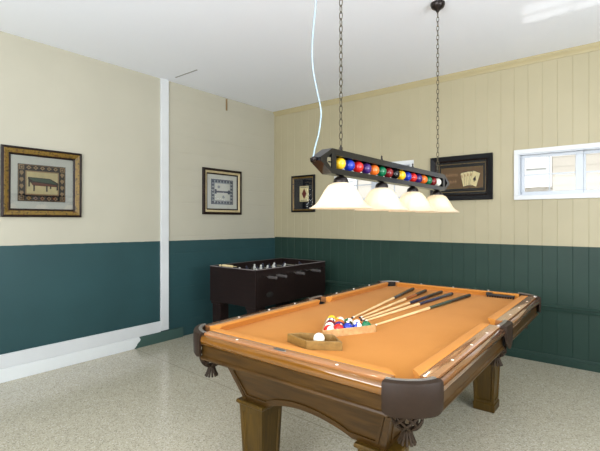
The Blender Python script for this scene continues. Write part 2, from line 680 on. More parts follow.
def art_pool(A):
    # 0 ink 1 tan 2 paper 3 green 4 red
    A.rect(0, 1, 0, 1, 0); A.rect(.012, .988, .016, .984, 1); A.rect(.02, .98, .026, .974, 0)
    for i in range(5):
        for v in (.085, .915): A.dia(.22 + .14 * i, v, .055, .055, 1)
        for v in (.085, .915): A.dia(.22 + .14 * i, v, .022, .022, 0)
    for i in range(4):
        for u in (.075, .925):
            A.dia(u, .23 + .18 * i, .045, .085, 1); A.dia(u, .23 + .18 * i + .09, .038, .055, 0)
    for u in (.075, .925):
        for v in (.09, .91): A.rect(u - .05, u + .05, v - .06, v + .06, 1); A.rect(u - .034, u + .034, v - .042, v + .042, 0); A.rect(u - .02, u + .02, v - .025, v + .025, 1)
    A.rect(.15, .85, .17, .83, 1); A.rect(.175, .825, .205, .80, 2)
    A.poly([(.20, .60), (.26, .50), (.84, .46), (.84, .52), (.66, .64), (.20, .655)], 0)
    A.poly([(.215, .64), (.30, .555), (.80, .50), (.65, .625)], 3)
    A.poly([(.26, .50), (.30, .43), (.80, .42), (.83, .465), (.34, .52)], 4)
    for u, v0, v1 in ((.225, .40, .60), (.325, .28, .45), (.59, .28, .45), (.67, .36, .45), (.815, .33, .48)):
        A.rect(u - .016, u + .016, v0, v1, 0)


picture('framed_picture', 'large gold-and-dark framed print of a pool table on the left wall', 'l', -3.493, -2.828, 1.413, 2.030,
        [(.019, M['fr_dark'], .030, .032), (.038, M['fr_gold'], .030, .022), (.017, M['fr_dark'], .020, .016)], M['mat_white'],
        art_pool, (-3.365, -2.970, 1.554, 1.884), [M['ink'], M['tan'], M['paper'], M['ink_green'], M['ink_red']], .010)


def art_mid(A):
    A.rect(0, 1, 0, 1, 0); A.rect(.03, .97, .03, .97, 1)
    for i in range(7):
        for v in (.08, .92): A.rect(.05 + .135 * i, .05 + .135 * i + .075, v - .04, v + .04, 0)
        for u in (.08, .92): A.rect(u - .04, u + .04, .05 + .135 * i, .05 + .135 * i + .075, 0)
    A.rect(.16, .84, .16, .84, 2)
    A.rect(.20, .80, .47, .54, 0); A.dia(.80, .50, .10, .10, 0); A.rect(.16, .24, .42, .60, 0)
    A.disc(.34, .70, .06, .06, 1); A.disc(.55, .30, .06, .06, 1)


picture('framed_picture', 'square dark and champagne framed print reflecting a window, on the left wall near the corner', 'l', -1.354, -.703, 1.460, 2.048,
        [(.030, M['fr_dark'], .030, .034), (.028, M['fr_pale'], .028, .022), (.016, M['fr_dark'], .020, .016)], M['mat_white'],
        art_mid, (-1.217, -.844, 1.592, 1.914), [M['ink_grey'], M['ink_pale'], M['mat_white']])


def art_dia(A):
    A.rect(0, 1, 0, 1, 0)
    A.rect(.03, .97, .02, .98, 1)
    A.rect(.28, .80, .24, .76, 2); A.rect(.30, .78, .255, .745, 3)
    A.dia(.54, .50, .13, .17, 4)
    A.rect(.34, .74, .70, .715, 0); A.rect(.34, .74, .285, .30, 0)


picture('framed_picture', 'narrow upright framed print of a red diamond playing card on the back wall', 'b', .341, .757, 1.500, 2.020,
        [(.024, M['fr_black'], .028, .030), (.016, M['fr_gold'], .026, .020)], M['mat_dark'],
        art_dia, (.385, .715, 1.540, 1.980), [M['ink'], M['mat_dark'], M['fr_gold'], M['paper'], M['ink_red']])


def art_cards(A):
    # 0 dark 1 gold line 2 brown 3 lettering 4 paper 5 ink
    A.rect(0, 1, 0, 1, 1); A.rect(.012, .988, .025, .975, 0); A.rect(.05, .95, .13, .87, 1); A.rect(.06, .94, .16, .84, 2)
    random.seed(3)
    for v, n in ((.56, 8), (.32, 7)):                # two lines of faint illegible script
        u = .12
        for i in range(n):
            w = .022 + .010 * random.random(); h = .09 + .05 * random.random()
            A.poly([(u, v), (u + .008, v), (u + .012, v + h), (u + .004, v + h)], 3)
            A.poly([(u + .006, v + h * .45), (u + w, v + h * .55), (u + w, v + h * .68), (u + .006, v + h * .6)], 3)
            A.poly([(u + w - .006, v), (u + w, v), (u + w, v + h * .65), (u + w - .006, v + h * .65)], 3)
            u += w + .012
    for k in range(5):
        c = (.56 + .055 * k, .46 - .008 * abs(k - 2)); an = math.radians(14 - 8.5 * k)
        def q(x, y, s=1.0):
            x *= s; y *= s
            return (c[0] + (x * math.cos(an) - y * math.sin(an)) * .50, c[1] + (x * math.sin(an) + y * math.cos(an)))
        wd, ht = (.105, .235) if k < 4 else (.15, .24)
        A.poly([q(-wd - .008, -ht - .01), q(wd + .008, -ht - .01), q(wd + .008, ht + .01), q(-wd - .008, ht + .01)], 5)
        A.poly([q(-wd, -ht), q(wd, -ht), q(wd, ht), q(-wd, ht)], 4)
        if k < 4:
            A.poly([q(-wd + .015, .08), q(-wd + .055, .08), q(-wd + .055, .17), q(-wd + .015, .17)], 3)
        else:                                        # the ace of spades on top of the fan
            A.poly([q(-.075, -.05), q(0, .10), q(.075, -.05), q(.02, -.05), q(.03, -.10), q(-.03, -.10), q(-.02, -.05)], 5)


picture('framed_picture', 'wide black framed print of a fan of playing cards beside the high window', 'b', 2.405, 3.068, 1.603, 2.090,
        [(.050, M['fr_black'], .034, .026), (.012, M['fr_dark'], .026, .020)], M['mat_dark'],
        art_cards, (2.497, 2.995, 1.690, 2.005), [M['mat_dark'], M['fr_gold'], M['brown_print'], M['print_line'], M['paper'], M['ink']])

# ------------------------------------------------------------------ pool table
M['oak'] = wood('honey oak apron', (66, 40, 15), (104, 68, 28), (26, 26, 26), .30)
M['oak_x'] = wood('honey oak, grain across', (44, 29, 9), (74, 50, 17), (3, 34, 34), .38, .25)
M['oak_y'] = wood('honey oak, grain along', (44, 29, 10), (74, 50, 19), (34, 3, 34), .34, .3)
M['oak_z'] = wood('honey oak, upright grain', (56, 41, 10), (84, 62, 19), (34, 34, 3), .38, .25)
M['rail_x'] = wood('polished rail oak, across', (150, 98, 56), (172, 118, 72), (3, 40, 40), .10, bump=0)
M['rail_y'] = wood('polished rail oak, along', (142, 92, 54), (164, 112, 70), (40, 3, 40), .10, bump=0)
M['nose_x'] = wood('orange oak bullnose, across', (100, 62, 15), (124, 80, 24), (3, 40, 40), .12, bump=0)
M['nose_y'] = wood('orange oak bullnose, along', (92, 56, 26), (114, 72, 34), (40, 3, 40), .08, bump=0)
M['sight'] = plain('pearl inlay', (240, 236, 226), .25)
M['plate'] = plain('brushed steel plate', (140, 144, 146), .3, .8)
M['leather'] = plain('brown pocket leather', (40, 27, 17), .55, spec=.25, var=.10, scale=60, bump=.1)
M['net'] = plain('dark leather lacing', (44, 32, 20), .65, spec=.2, var=.15, scale=60)
M['liner'] = plain('black pocket liner', (20, 17, 15), .7)
M['dark'] = plain('dark light blocker', (30, 22, 14), .8)  # for the added box that stops light under the bed


def felt_mat():
    k = N('golden tan felt')
    v = k.coord()
    n = k.noise(v, 420, 2)
    b = k.noise(v, 3, 2)
    h = k.math('ADD', k.math('MULTIPLY', n, .5), k.math('MULTIPLY', b, .5))
    k.base(k.ramp(h, [(.3, lin((183, 118, 46))), (.7, lin((196, 131, 58)))]), .85, 0, .2)
    k.b.inputs['Sheen Weight'].default_value = .05
    k.b.inputs['Sheen Roughness'].default_value = .4
    k.bump(n, .08, .001)
    return k.m


M['felt'] = felt_mat()
TC = (2.998, -2.134, 0)
TR = math.radians(.58)
HW, HL, BZ, RZ = .678, 1.1925, .765, .80
pt = thing('pool_table', 'oak pool table with golden tan felt and leather net pockets', 'pool table', TC, TR)


def tg(u, v, z):
    return (TC[0] + u * math.cos(TR) - v * math.sin(TR), TC[1] + u * math.sin(TR) + v * math.cos(TR), z)


for k_ in ('rail_x', 'rail_y', 'nose_x', 'nose_y'):
    b_ = M[k_].node_tree.nodes['Principled BSDF']
    b_.inputs['Coat Weight'].default_value = 1.0 if k_ != 'nose_x' else .25
    b_.inputs['Coat IOR'].default_value = 1.8
    b_.inputs['Coat Roughness'].default_value = .07
M['iron'] = plain('pale cast metal', (150, 146, 142), .35, .8, var=.04)


# bed with notches for the pockets
def bed_outline():
    a, b, c = .600, 1.115, .075
    pts = []
    for su, sv, first in ((1, -1, 0), (1, 1, 1), (-1, 1, 0), (-1, -1, 1)):
        p, q = (su * (a - c), sv * b), (su * a, sv * (b - c))
        arc = []
        for k in range(7):
            t = k / 6
            ang = t * PI / 2
            arc.append((su * (a - c * (1 - math.sin(ang)) * 1.0) - 0, sv * (b - c * (1 - math.cos(ang)))))
        # concave bite
        arc = [(su * (a - c * math.cos(k * PI / 12)), sv * (b - c * math.sin(k * PI / 12))) for k in range(7)]
        arc = arc[::-1] if first == 0 else arc
        pts += arc[::-1] if False else arc
        if su == 1 and sv == -1:
            pts += [(a, -.055), (a - .03, -.04), (a - .035, 0), (a - .03, .04), (a, .055)]
        if su == -1 and sv == 1:
            pts += [(-a, .055), (-a + .03, .04), (-a + .035, 0), (-a + .03, -.04), (-a, -.055)]
    return pts


bo = bed_outline()
# order every corner bite so that the outline runs on without crossing itself
def fix(pts):
    ang = sorted(pts, key=lambda p: math.atan2(p[1] / 1.115, p[0] / .6))
    return ang
bo = fix(bo)
MB().prism(bo, lambda u, v: (u, v, BZ - .03), lambda u, v: (u, v, BZ)).build('playing_surface', M['felt'], pt)
MB().box((-.50, -1.0, .66), (.50, 1.0, BZ - .031)).build('light_block', M['dark'], pt)  # dark box added under the bed to block light

WN = .078       # width of the wooden rail top
wood_prof = [(-WN, .766), (-WN, .7995), (-.025, .8005), (-.021, .798), (-.020, .786), (-.030, .742), (-WN, .742)]
nose_prof = [(-.021, .784), (-.013, .791), (-.004, .789), (.003, .782), (.006, .772), (.004, .758), (-.002, .747), (-.012, .739), (-.030, .735), (-.040, .744)]
cush_prof = [(-WN, .766), (-WN, .8005), (-.088, .803), (-.118, .804), (-.124, .801), (-.1245, .796), (-.112, .776), (-.108, .7655)]


def rail(side, t0, t1, m0, m1, sights, plate=None):
    """side: 'E','W' long rails (run along v), 'S','N' end rails; m0,m1 = facing cut of the cushion nose at each end"""
    def P(n, t, z):
        return {'E': (HW + n, t, z), 'W': (-HW - n, t, z), 'N': (t, HL + n, z), 'S': (t, -HL - n, z)}[side]
    wm = M['rail_y'] if side in 'EW' else M['rail_x']
    r = MB().loft([[P(n, t, z) for n, z in wood_prof] for t in (t0, t1)]).build('rail', wm, pt, True)
    rings = [[P(n - (.010 if e else 0) * (1 if n > -.014 else 0), t, z) for n, z in nose_prof] for t, e in ((t0, 1), (t0 + .012, 0), (t1 - .012, 0), (t1, 1))]
    MB().loft(rings).build('bullnose', M['nose_y'] if side in 'EW' else M['nose_x'], r, True)
    rings = []
    for t, m, sg in ((t0, m0, 1), (t1, m1, -1)):
        rings.append([P(n, t + sg * (m * max(0, (-n - WN) / .046) - .004), z) for n, z in cush_prof])
    MB().loft(rings).build('cushion', M['felt'], r)
    for s in sights:
        mb = MB()
        c = P(-.040, s, .8003)
        mb.lathe([(.0065, 0), (.0065, .0012), (.0055, .0016)], c, 16)
        mb.build('sight', M['sight'], r)
    if plate is not None:
        c = P(-.046, plate, .8005)
        q = [(.036 * math.cos(2 * PI * k / 20), .0125 * math.sin(2 * PI * k / 20)) for k in range(20)]
        MB().prism(q, lambda a, b: (c[0] + a, c[1] + b, c[2] - .0003), lambda a, b: (c[0] + a, c[1] + b, c[2] + .0015)).build('nameplate', M['plate'], r)
    return r


E0 = HL - .134
rail('E', -E0, -.066, .045, .018, (-.806, -.535, -.268))
rail('E', .066, E0, .018, .045, (.268, .535, .806))
rail('W', -E0, -.066, .045, .018, (-.806, -.535, -.268))
rail('W', .066, E0, .018, .045, (.268, .535, .806))
E1 = HW - .155
rail('S', -E1, E1, .045, .045, (-.29, .29), -.02)
rail('N', -E1, E1, .045, .045, (-.29, 0, .29))

# aprons under the rails, with a bead along the bottom
ap = [(-.018, .735), (-.018, .684), (-.010, .680), (-.007, .672), (-.010, .664), (-.018, .660), (-.038, .660), (-.038, .735)]


def apron(side, t0, t1):
    def P(n, t, z):
        return {'E': (HW + n, t, z), 'W': (-HW - n, t, z), 'N': (t, HL + n, z), 'S': (t, -HL - n, z)}[side]
    return MB().loft([[P(n, t0, z) for n, z in ap], [P(n, t1, z) for n, z in ap]]).build('apron', M['oak_y'] if side in 'EW' else M['oak_x'], pt)


for sd in 'EW':
    apron(sd, -HL + .150, -.03)
    apron(sd, .03, HL - .150)
apron('S', -HW + .150, HW - .150)
apron('N', -HW + .150, HW - .150)


def net(mb, c, r0, z0, zmid, z1):
    n = 8
    for d in (1, -1):
        for i in range(n):
            pts = []
            for k in range(10):
                t = k / 9
                a = 2 * PI * (i / n) + d * t * 1.7
                r = .020 + (r0 - .020) * math.cos(t ** 2 * PI / 2) ** .7
                pts.append((c[0] + r * math.cos(a), c[1] + r * math.sin(a), z0 + (zmid - z0) * t))
            mb.tube(pts, .0050, 5)
    mb.lathe([(.014, zmid + .012), (.021, zmid + .006), (.021, zmid - .006), (.014, zmid - .012)], (c[0], c[1], 0), 10)
    for i in range(11):
        a = 2 * PI * i / 11
        mb.tube([(c[0] + .012 * math.cos(a), c[1] + .012 * math.sin(a), zmid), (c[0] + .020 * math.cos(a), c[1] + .020 * math.sin(a), (zmid + z1) / 2),
                 (c[0] + .032 * math.cos(a), c[1] + .032 * math.sin(a), z1)], .0058, 5)


def pocket_sweep(path, closed_prof):
    mb = MB()
    rings = []
    for (x, y, nx, ny) in path:
        rings.append([(x + nx * n, y + ny * n, z) for n, z in closed_prof])
    return mb.loft(rings)


leath = [(-.030, .766), (-.030, .796), (-.024, .803), (.002, .803), (.010, .799), (.014, .790), (.015, .74), (.013, .672), (.009, .664), (.004, .666), (.002, .675), (.003, .74), (-.010, .752)]
leath = [(n - .004, z if z > .70 else z + .012) for n, z in leath]


def corner_pocket(su, sv):
    R, R2 = .155, .128
    path = []
    # from the end rail round the corner to the long rail (in the +,+ quadrant, then mirrored)
    for t in (.164,):
        path.append((HW - t, HL, 0, 1))
    for k in range(13):
        a = PI / 2 * (1 - k / 12)
        nn = Vector((math.cos(a) / R, math.sin(a) / R2)).normalized()
        ch = k / 12                               # the leather is pulled flatter than a true arc
        ex, ey = R * math.cos(a), R2 * math.sin(a)
        lx, ly = R * ch, R2 * (1 - ch)
        nn = (nn * .6 + Vector((R2, R)).normalized() * .4).normalized()
        path.append((HW - R + .62 * ex + .38 * lx, HL - R2 + .62 * ey + .38 * ly, nn.x, nn.y))
    for t in (.140,):
        path.append((HW, HL - t, 1, 0))
    # the leather droops a little less at its two ends
    rings = []
    for i, (x, y, nx, ny) in enumerate(path):
        e = abs(i - (len(path) - 1) / 2) / ((len(path) - 1) / 2)
        up = .012 * max(0, e - .7) / .3
        rings.append([(su * (x + nx * n), sv * (y + ny * n), z + (up if z < .71 else 0)) for n, z in leath])
    o = MB().loft(rings).build('pocket', M['leather'], pt, True)
    cast = [(-.036, .797), (-.036, .8040), (-.031, .8058), (-.022, .8058), (-.017, .8040), (-.017, .797)]
    MB().loft([[(su * (x + nx * n), sv * (y + ny * n), z) for n, z in cast] for x, y, nx, ny in path]).build('casting', M['iron'], o, True)
    c = (su * (HW - .118), sv * (HL - .108))
    MB().lathe([(.058, .764), (.057, .74), (.055, .71), (.048, .695), (.001, .690)], (c[0], c[1], 0), 20, caps=False).build('liner', M['liner'], o, True)  # black bowl put in so the pocket hole looks dark
    # casting between leather and rail ends
    mb = MB()
    net(mb, c, .062, .690, .598, .545)
    mb.build('net', M['net'], o, True)
    return o


def side_pocket(su):
    path = []
    for k in range(9):
        t = -1 + k / 4
        path.append((HW + .004 * (1 - t * t), .075 * t, 1, 0))
    rings = []
    for i, (x, y, nx, ny) in enumerate(path):
        t = abs(-1 + i / 4)
        low = .055 * t * t
        rings.append([(su * (x + n + (.006 if z < .76 else 0)), y, z + low - .012) if z < .70 else (su * (x + n + .004), y, z) for n, z in leath])
    o = MB().loft(rings).build('pocket', M['leather'], pt, True)
    cast = [(-.036, .797), (-.036, .8040), (-.031, .8058), (-.022, .8058), (-.017, .8040), (-.017, .797)]
    MB().loft([[(su * (x + n), y, z) for n, z in cast] for x, y, nx, ny in path]).build('casting', M['iron'], o, True)
    c = (su * (HW - .052), 0)
    MB().lathe([(.050, .764), (.048, .74), (.044, .70), (.038, .672), (.001, .664)], (c[0], c[1], 0), 18, caps=False).build('liner', M['liner'], o, True)  # black bowl that darkens the side pocket hole
    mb = MB()
    net(mb, (su * (HW - .058), 0), .050, .668, .610, .560)
    mb.build('net', M['net'], o, True)


for su in (1, -1):
    for sv in (1, -1):
        corner_pocket(su, sv)
    side_pocket(su)


# tapered cabinet with arched panels
def cab(side, half_top, half_bot, mid, leg_in):
    zt, zb, zp = .690, .418, .478
    def plane(s, z, off=0.0):
        k = z - .58
        if side == 'S': return (s, -(1.035 + .37 * k) - off, z)
        if side == 'N': return (s, (.93 + .30 * k) + off, z)
        if side == 'E': return ((.47 + .33 * k) + off, s, z)
        return (-(.47 + .33 * k) - off, s, z)
    def outline(ins):
        o = []
        o.append((mid - half_top + ins * 1.2, zt - ins)); o.append((mid - half_bot + ins * 1.1, zb + ins))
        L = half_bot - leg_in
        o.append((mid - L + ins * .2, zb + ins))
        for k in range(1, 16):
            t = -1 + k / 8
            o.append((mid + t * L, zb + ins + (zp - zb) * (math.cos(t * PI / 2) ** .8)))
        o.append((mid + L - ins * .2, zb + ins))
        o.append((mid + half_bot - ins * 1.1, zb + ins)); o.append((mid + half_top - ins * 1.2, zt - ins))
        return o
    m = M['oak_x'] if side in 'SN' else M['oak_y']
    p = MB().prism(outline(0), lambda s, z: plane(s, z, -.025), lambda s, z: plane(s, z, 0)).build('cabinet_panel', m, pt)
    # raised field, set off by a narrow moulding
    mb = MB()
    a, b = outline(.026), outline(.036)
    mb.loft([[plane(*q, .0) for q in a], [plane(*q, .006) for q in a], [plane(*q, .006) for q in b], [plane(*q, .0) for q in b]], True, False)
    mb.build('panel_moulding', m, p)


cab('S', .505, .418, 0, .165)
cab('N', .505, .418, 0, .165)
cab('E', 1.03, .93, -.05, .20)
cab('W', 1.03, .93, -.05, .20)


def leg(cu, cv):
    secs = [(.418, .093), (.408, .096), (.400, .094), (.392, .084), (.385, .082)]
    bm = bmesh.new()
    def ring(z, h): return [bm.verts.new((cu + x * h, cv + y * h, z)) for x, y in ((-1, -1), (1, -1), (1, 1), (-1, 1))]
    rr = [ring(z, h) for z, h in secs + [(.375, .0815), (.062, .068), (.056, .074), (.006, .072), (0, .066)]]
    side = []
    for i in range(len(rr) - 1):
        for j in range(4):
            f = bm.faces.new((rr[i][j], rr[i][(j + 1) % 4], rr[i + 1][(j + 1) % 4], rr[i + 1][j]))
            if i == 5: side.append(f)
    bm.faces.new(rr[0]); bm.faces.new(rr[-1][::-1])
    bmesh.ops.recalc_face_normals(bm, faces=bm.faces)
    bmesh.ops.inset_individual(bm, faces=side, thickness=.026, depth=0)
    bmesh.ops.inset_individual(bm, faces=side, thickness=.006, depth=-.007)
    me = bpy.data.meshes.new('leg'); bm.to_mesh(me); bm.free()
    me.materials.append(M['oak_z'])
    o = bpy.data.objects.new('leg', me); COL.objects.link(o); o.parent = pt
    return o


for cu in (-.362, .372):
    leg(cu, -.905)
    leg(cu + .012, .715)


# ------------------------------------------------------------------ billiard balls, racks, cues
BR = .0286
BALL = {'yellow': (240, 190, 40), 'blue': (24, 50, 160), 'red': (206, 34, 30), 'purple': (62, 34, 100), 'orange': (236, 110, 36),
        'green': (14, 104, 66), 'maroon': (120, 26, 30), 'black': (18, 18, 20), 'white': (240, 236, 222)}


def ball_mat(col, stripe):
    k = N(('striped ' if stripe else 'solid ') + col + ' ball')
    tc = k.n('ShaderNodeTexCoord')
    s = k.n('ShaderNodeSeparateXYZ')
    k.l(tc.outputs['Object'], s.inputs[0])
    x, y, z = s.outputs
    c = lin(BALL[col]); w = lin(BALL['white'])
    rad = k.math('SQRT', k.math('ADD', k.math('MULTIPLY', x, x), k.math('MULTIPLY', y, y)))
    spot = k.math('LESS_THAN', rad, .0085) if col != 'white' else 0.0
    if stripe:
        # the stripe is a band about the ball's equator that carries the white spot on its side
        rad = k.math('SQRT', k.math('ADD', k.math('MULTIPLY', x, x), k.math('MULTIPLY', z, z)))
        spot = k.math('LESS_THAN', rad, .0085)
        band = k.math('LESS_THAN', k.math('ABSOLUTE', z), .0145)
        col_ = k.mix(spot, k.mix(band, w, c), w)
    else:
        col_ = k.mix(spot, c, w)
    return k.base(col_, .08, 0, .6)


def ball_mesh():
    mb = MB()
    mb.sphere((0, 0, 0), BR, 28, 18)
    return mb


def ball(u, v, col, stripe, label, rot, z=None, group=None):
    o = ball_mesh().build('billiard_ball', ball_mat(col, stripe), None, True)
    o.location = tg(u, v, BZ + BR + .0003 if z is None else z)
    o.rotation_euler = rot
    return tag(o, label, 'ball', group)


ang = math.radians(60)
D = Vector((math.cos(ang), math.sin(ang))); Q = Vector((-D.y, D.x))
B0 = Vector((-.052, -.705))
rows = [
    [('red', 1, 'striped red and white ball at the left end of the rack\'s front row'), ('red', 0, 'solid red ball second in the front row of the triangle rack'),
     ('blue', 0, 'solid blue ball in the middle of the triangle rack\'s front row'), ('blue', 1, 'striped blue ball just left of the green ball in the triangle rack'),
     ('green', 0, 'solid green ball at the right end of the triangle rack\'s front row')],
    [('maroon', 1, 'striped maroon ball in the second row, behind the red balls at the left'), ('purple', 0, 'solid purple ball in the second row, behind the solid red and blue balls'),
     ('black', 0, 'black ball in the second row, behind the two blue balls'), ('orange', 1, 'striped orange ball behind the green ball at the right of the triangle rack')],
    [('maroon', 0, 'solid maroon ball at the left of the third row in the triangle rack'), ('orange', 0, 'solid orange ball in the middle of the third row in the rack'),
     ('green', 1, 'striped dark green ball at the right of the third row in the rack')],
    [('purple', 1, 'striped purple ball beside the striped yellow one near the rack\'s far tip'), ('yellow', 1, 'striped yellow and white ball near the rack\'s far tip, next to the cue tips')],
    [('yellow', 0, 'solid yellow ball alone in the far tip of the triangle rack')]]
random.seed(11)
for r, row in enumerate(rows):
    for i, (c, s, lab) in enumerate(row):
        p = B0 + D * (.0574 * (i + r / 2)) + Q * (.0498 * r)
        rot = (random.uniform(.5, 1.4), random.uniform(-.6, .6), random.uniform(0, 6.28))
        if s and c == 'red': rot = (1.45, .55, 1.2)
        ball(p.x, p.y, c, s, lab, rot, group='numbered balls racked in the triangle')

M['rack'] = wood('pale rack wood', (158, 116, 70), (200, 158, 106), (8, 30, 30), .4)
M['rack2'] = wood('olive brown rack wood', (108, 80, 36), (144, 110, 56), (8, 30, 30), .4)


def offset_poly(pts, d):
    """inward offset of a convex anticlockwise outline"""
    n = len(pts); out = []
    for i in range(n):
        p0, p1, p2 = Vector(pts[i - 1]), Vector(pts[i]), Vector(pts[(i + 1) % n])
        a = (p1 - p0).normalized(); b = (p2 - p1).normalized()
        n1, n2 = Vector((-a.y, a.x)), Vector((-b.y, b.x))
        m = (n1 + n2).normalized()
        out.append(tuple(p1 + m * (d / max(.2, m.dot(n1)))))
    return out


def ccw(p):
    s = sum(p[i - 1][0] * p[i][1] - p[i][0] * p[i - 1][1] for i in range(len(p)))
    return p if s > 0 else p[::-1]


def rack(name, label, pts, z0, z1, th, mat):
    pts = ccw(pts)
    cx = sum(p[0] for p in pts) / len(pts); cy = sum(p[1] for p in pts) / len(pts)
    loc = tg(cx, cy, z0)
    pts = [(p[0] - cx, p[1] - cy) for p in pts]
    t1 = .003
    o1, o2, i1, i2 = pts, offset_poly(pts, t1), offset_poly(pts, th), offset_poly(pts, th - t1)
    h = z1 - z0
    R = lambda q, z: [(p[0], p[1], z) for p in q]
    mb = MB().loft([R(o1, 0), R(o1, h - t1), R(o2, h), R(i2, h), R(i1, h - t1), R(i1, 0), R(o1, 0)], True, False)
    o = mb.build(name, mat)
    o.location = loc
    o.rotation_euler = (0, 0, TR)
    return tag(o, label, 'rack')


# rounded triangle
P0 = B0 - D * (BR * 1.75 + .014) - Q * (BR + .011)
TL = .0574 * 4 + 2 * BR * 1.75 + .022
C3 = [P0, P0 + D * TL, P0 + D * (TL / 2) + Q * (TL * .866)]
tri = []
for i in range(3):
    a, b, c = C3[i - 1], C3[i], C3[(i + 1) % 3]
    d1 = (a - b).normalized(); d2 = (c - b).normalized()
    cut = .036
    for k in range(7):
        t = k / 6
        p = (b + d1 * cut) * (1 - t) ** 2 + b * (2 * t * (1 - t)) + (b + d2 * cut) * t ** 2
        tri.append((p.x, p.y))
rack('triangle_rack', 'triangular pale wooden rack holding the coloured balls on the felt', tri, BZ + .0005, BZ + .040, .0095, M['rack'])
rack('diamond_rack', 'empty-looking six-sided olive brown wooden rack with the white ball in it', [(-.150, -.936), (.006, -.982), (.150, -.890), (.046, -.806), (-.112, -.876)], BZ + .0005, BZ + .043, .011, M['rack2'])
ball(.001, -.871, 'white', 0, 'plain white cue ball inside the empty-looking six-sided rack', (0, 0, 0))

M['brush'] = plain('black brush wood', (18, 17, 17), .4)
M['bristle'] = plain('black bristles', (24, 22, 22), .9)
br = thing('table_brush', 'small black brush lying against the far cushion near the right corner pocket', 'brush', tg(.405, 1.0475, BZ + .0005), TR)
mb = MB()
for i_ in range(11):
    for j_ in range(3):
        mb.tube([(-.095 + .019 * i_, -.010 + .010 * j_, 0), (-.095 + .019 * i_, -.010 + .010 * j_, .014)], .004, 6)
mb.build('bristles', M['bristle'], br)
MB().box((-.105, -.018, .012), (.105, .018, .027), .004).box((-.105, -.015, .026), (-.06, .015, .036), .003).build('back', M['brush'], br)

M['maple'] = wood('pale maple shaft', (214, 176, 120), (238, 208, 160), (40, 40, 3), .25)
M['ferrule'] = plain('white ferrule', (236, 230, 214), .3)
M['tip'] = plain('dark blue leather tip', (40, 44, 60), .8)
CUE = {'black': (26, 25, 27), 'blue': (28, 34, 66), 'brown': (150, 84, 42), 'green': (40, 60, 48), 'grey': (58, 60, 64)}
for k_, c_ in CUE.items():
    M['cue_' + k_] = plain(k_ + ' lacquer', c_, .18, spec=.6, var=.12, scale=60)


def cue(tip, butt, label, wrapc, buttc, wrap0=.50, tail=.78):
    a = Vector((*tip, BZ + .0068)); b = Vector((*butt, BZ + .0150))
    L = (b - a).length
    z = (b - a).normalized()
    rot = z.to_track_quat('Z', 'Y')
    t = thing('pool_cue', label, 'cue', tg(a.x, a.y, a.z), 0, 'pool cues lying on the felt')
    t.rotation_mode = 'QUATERNION'
    from mathutils import Quaternion
    t.rotation_quaternion = Quaternion((0, 0, 1), TR) @ rot
    rad = lambda s: .0062 + (.0145 - .0062) * s
    def seg(name, s0, s1, m, extra=0):
        n = 6
        MB().lathe([(rad(s0 + (s1 - s0) * i / n) + extra, L * (s0 + (s1 - s0) * i / n)) for i in range(n + 1)], (0, 0, 0), 14).build(name, m, t, True)
    seg('tip', 0, .006, M['tip'])
    seg('ferrule', .006, .024, M['ferrule'])
    seg('shaft', .024, wrap0, M['maple'])
    seg('wrap', wrap0, tail, M['cue_' + wrapc], .0002)
    seg('butt', tail, .985, M['cue_' + buttc])
    seg('bumper', .985, 1.0, M['liner'], -.001)
    return t


cue((-.152, -.300), (-.285, .955), 'leftmost pool cue, nearly all its handle black', 'grey', 'black', .60, .72)
cue((-.116, -.268), (-.160, .925), 'second pool cue from the left, with an orange-brown wrap before its black butt', 'brown', 'black', .62, .80)
cue((-.080, -.315), (-.034, .955), 'third pool cue from the left, with a dark blue wrap', 'blue', 'black', .52, .76)
cue((-.048, -.335), (.067, .912), 'fourth pool cue from the left, with a dark blue wrap, lying close against the third', 'blue', 'grey', .55, .80)
cue((.047, -.396), (.202, .930), 'rightmost pool cue, set apart from the others, with a dark green wrap', 'green', 'black', .50, .74)

# ------------------------------------------------------------------ foosball table
M['fb'] = wood('dark espresso laminate', (20, 11, 10), (32, 19, 17), (4, 22, 22), .45, .25)
M['fb_edge'] = plain('pale edge line', (120, 112, 112), .4)
M['chrome'] = plain('chrome rod', (190, 190, 190), .18, 1.0, var=.02)
M['grip'] = plain('grey black grip', (70, 66, 66), .45)
M['pitch'] = plain('dark green pitch', (30, 70, 44), .5)
M['man_w'] = plain('white figure plastic', (205, 205, 200), .35)
M['man_d'] = plain('dark blue figure plastic', (34, 38, 60), .35)
M['bone'] = plain('bone coloured beads', (214, 196, 150), .4)
FX0, FX1, FY0, FY1, FZ0, FZ1 = .440, 1.165, -1.590, -.340, .470, .868
ft = thing('foosball_table', 'dark brown foosball table with chrome rods in the far corner behind the pool table', 'foosball table', ((FX0 + FX1) / 2, (FY0 + FY1) / 2, 0))
fx, fy = (FX1 - FX0) / 2, (FY1 - FY0) / 2
mb = MB()
w = .034
mb.box((-fx, -fy, FZ0), (fx, -fy + w, FZ1), .004); mb.box((-fx, fy - w, FZ0), (fx, fy, FZ1), .004)
mb.box((-fx, -fy + w, FZ0), (-fx + w, fy - w, FZ1), .004); mb.box((fx - w, -fy + w, FZ0), (fx, fy - w, FZ1), .004)
mb.box((-fx + w, -fy + w, FZ0 + .01), (fx - w, fy - w, FZ0 + .03))
cabf = mb.build('cabinet', M['fb'], ft)
mb = MB()                                     # pale edging line round the top
for a, b in (((-fx, -fy), (fx, -fy + .008)), ((-fx, fy - .008), (fx, fy)), ((-fx, -fy), (-fx + .008, fy)), ((fx - .008, -fy), (fx, fy))):
    mb.box((a[0] - .0008, a[1] - .0008, FZ1 - .006), (b[0] + .0008, b[1] + .0008, FZ1 + .001))
mb.build('edging', M['fb_edge'], cabf)
MB().box((-fx + w, -fy + w, .70), (fx - w, fy - w, .715)).build('pitch', M['pitch'], ft)
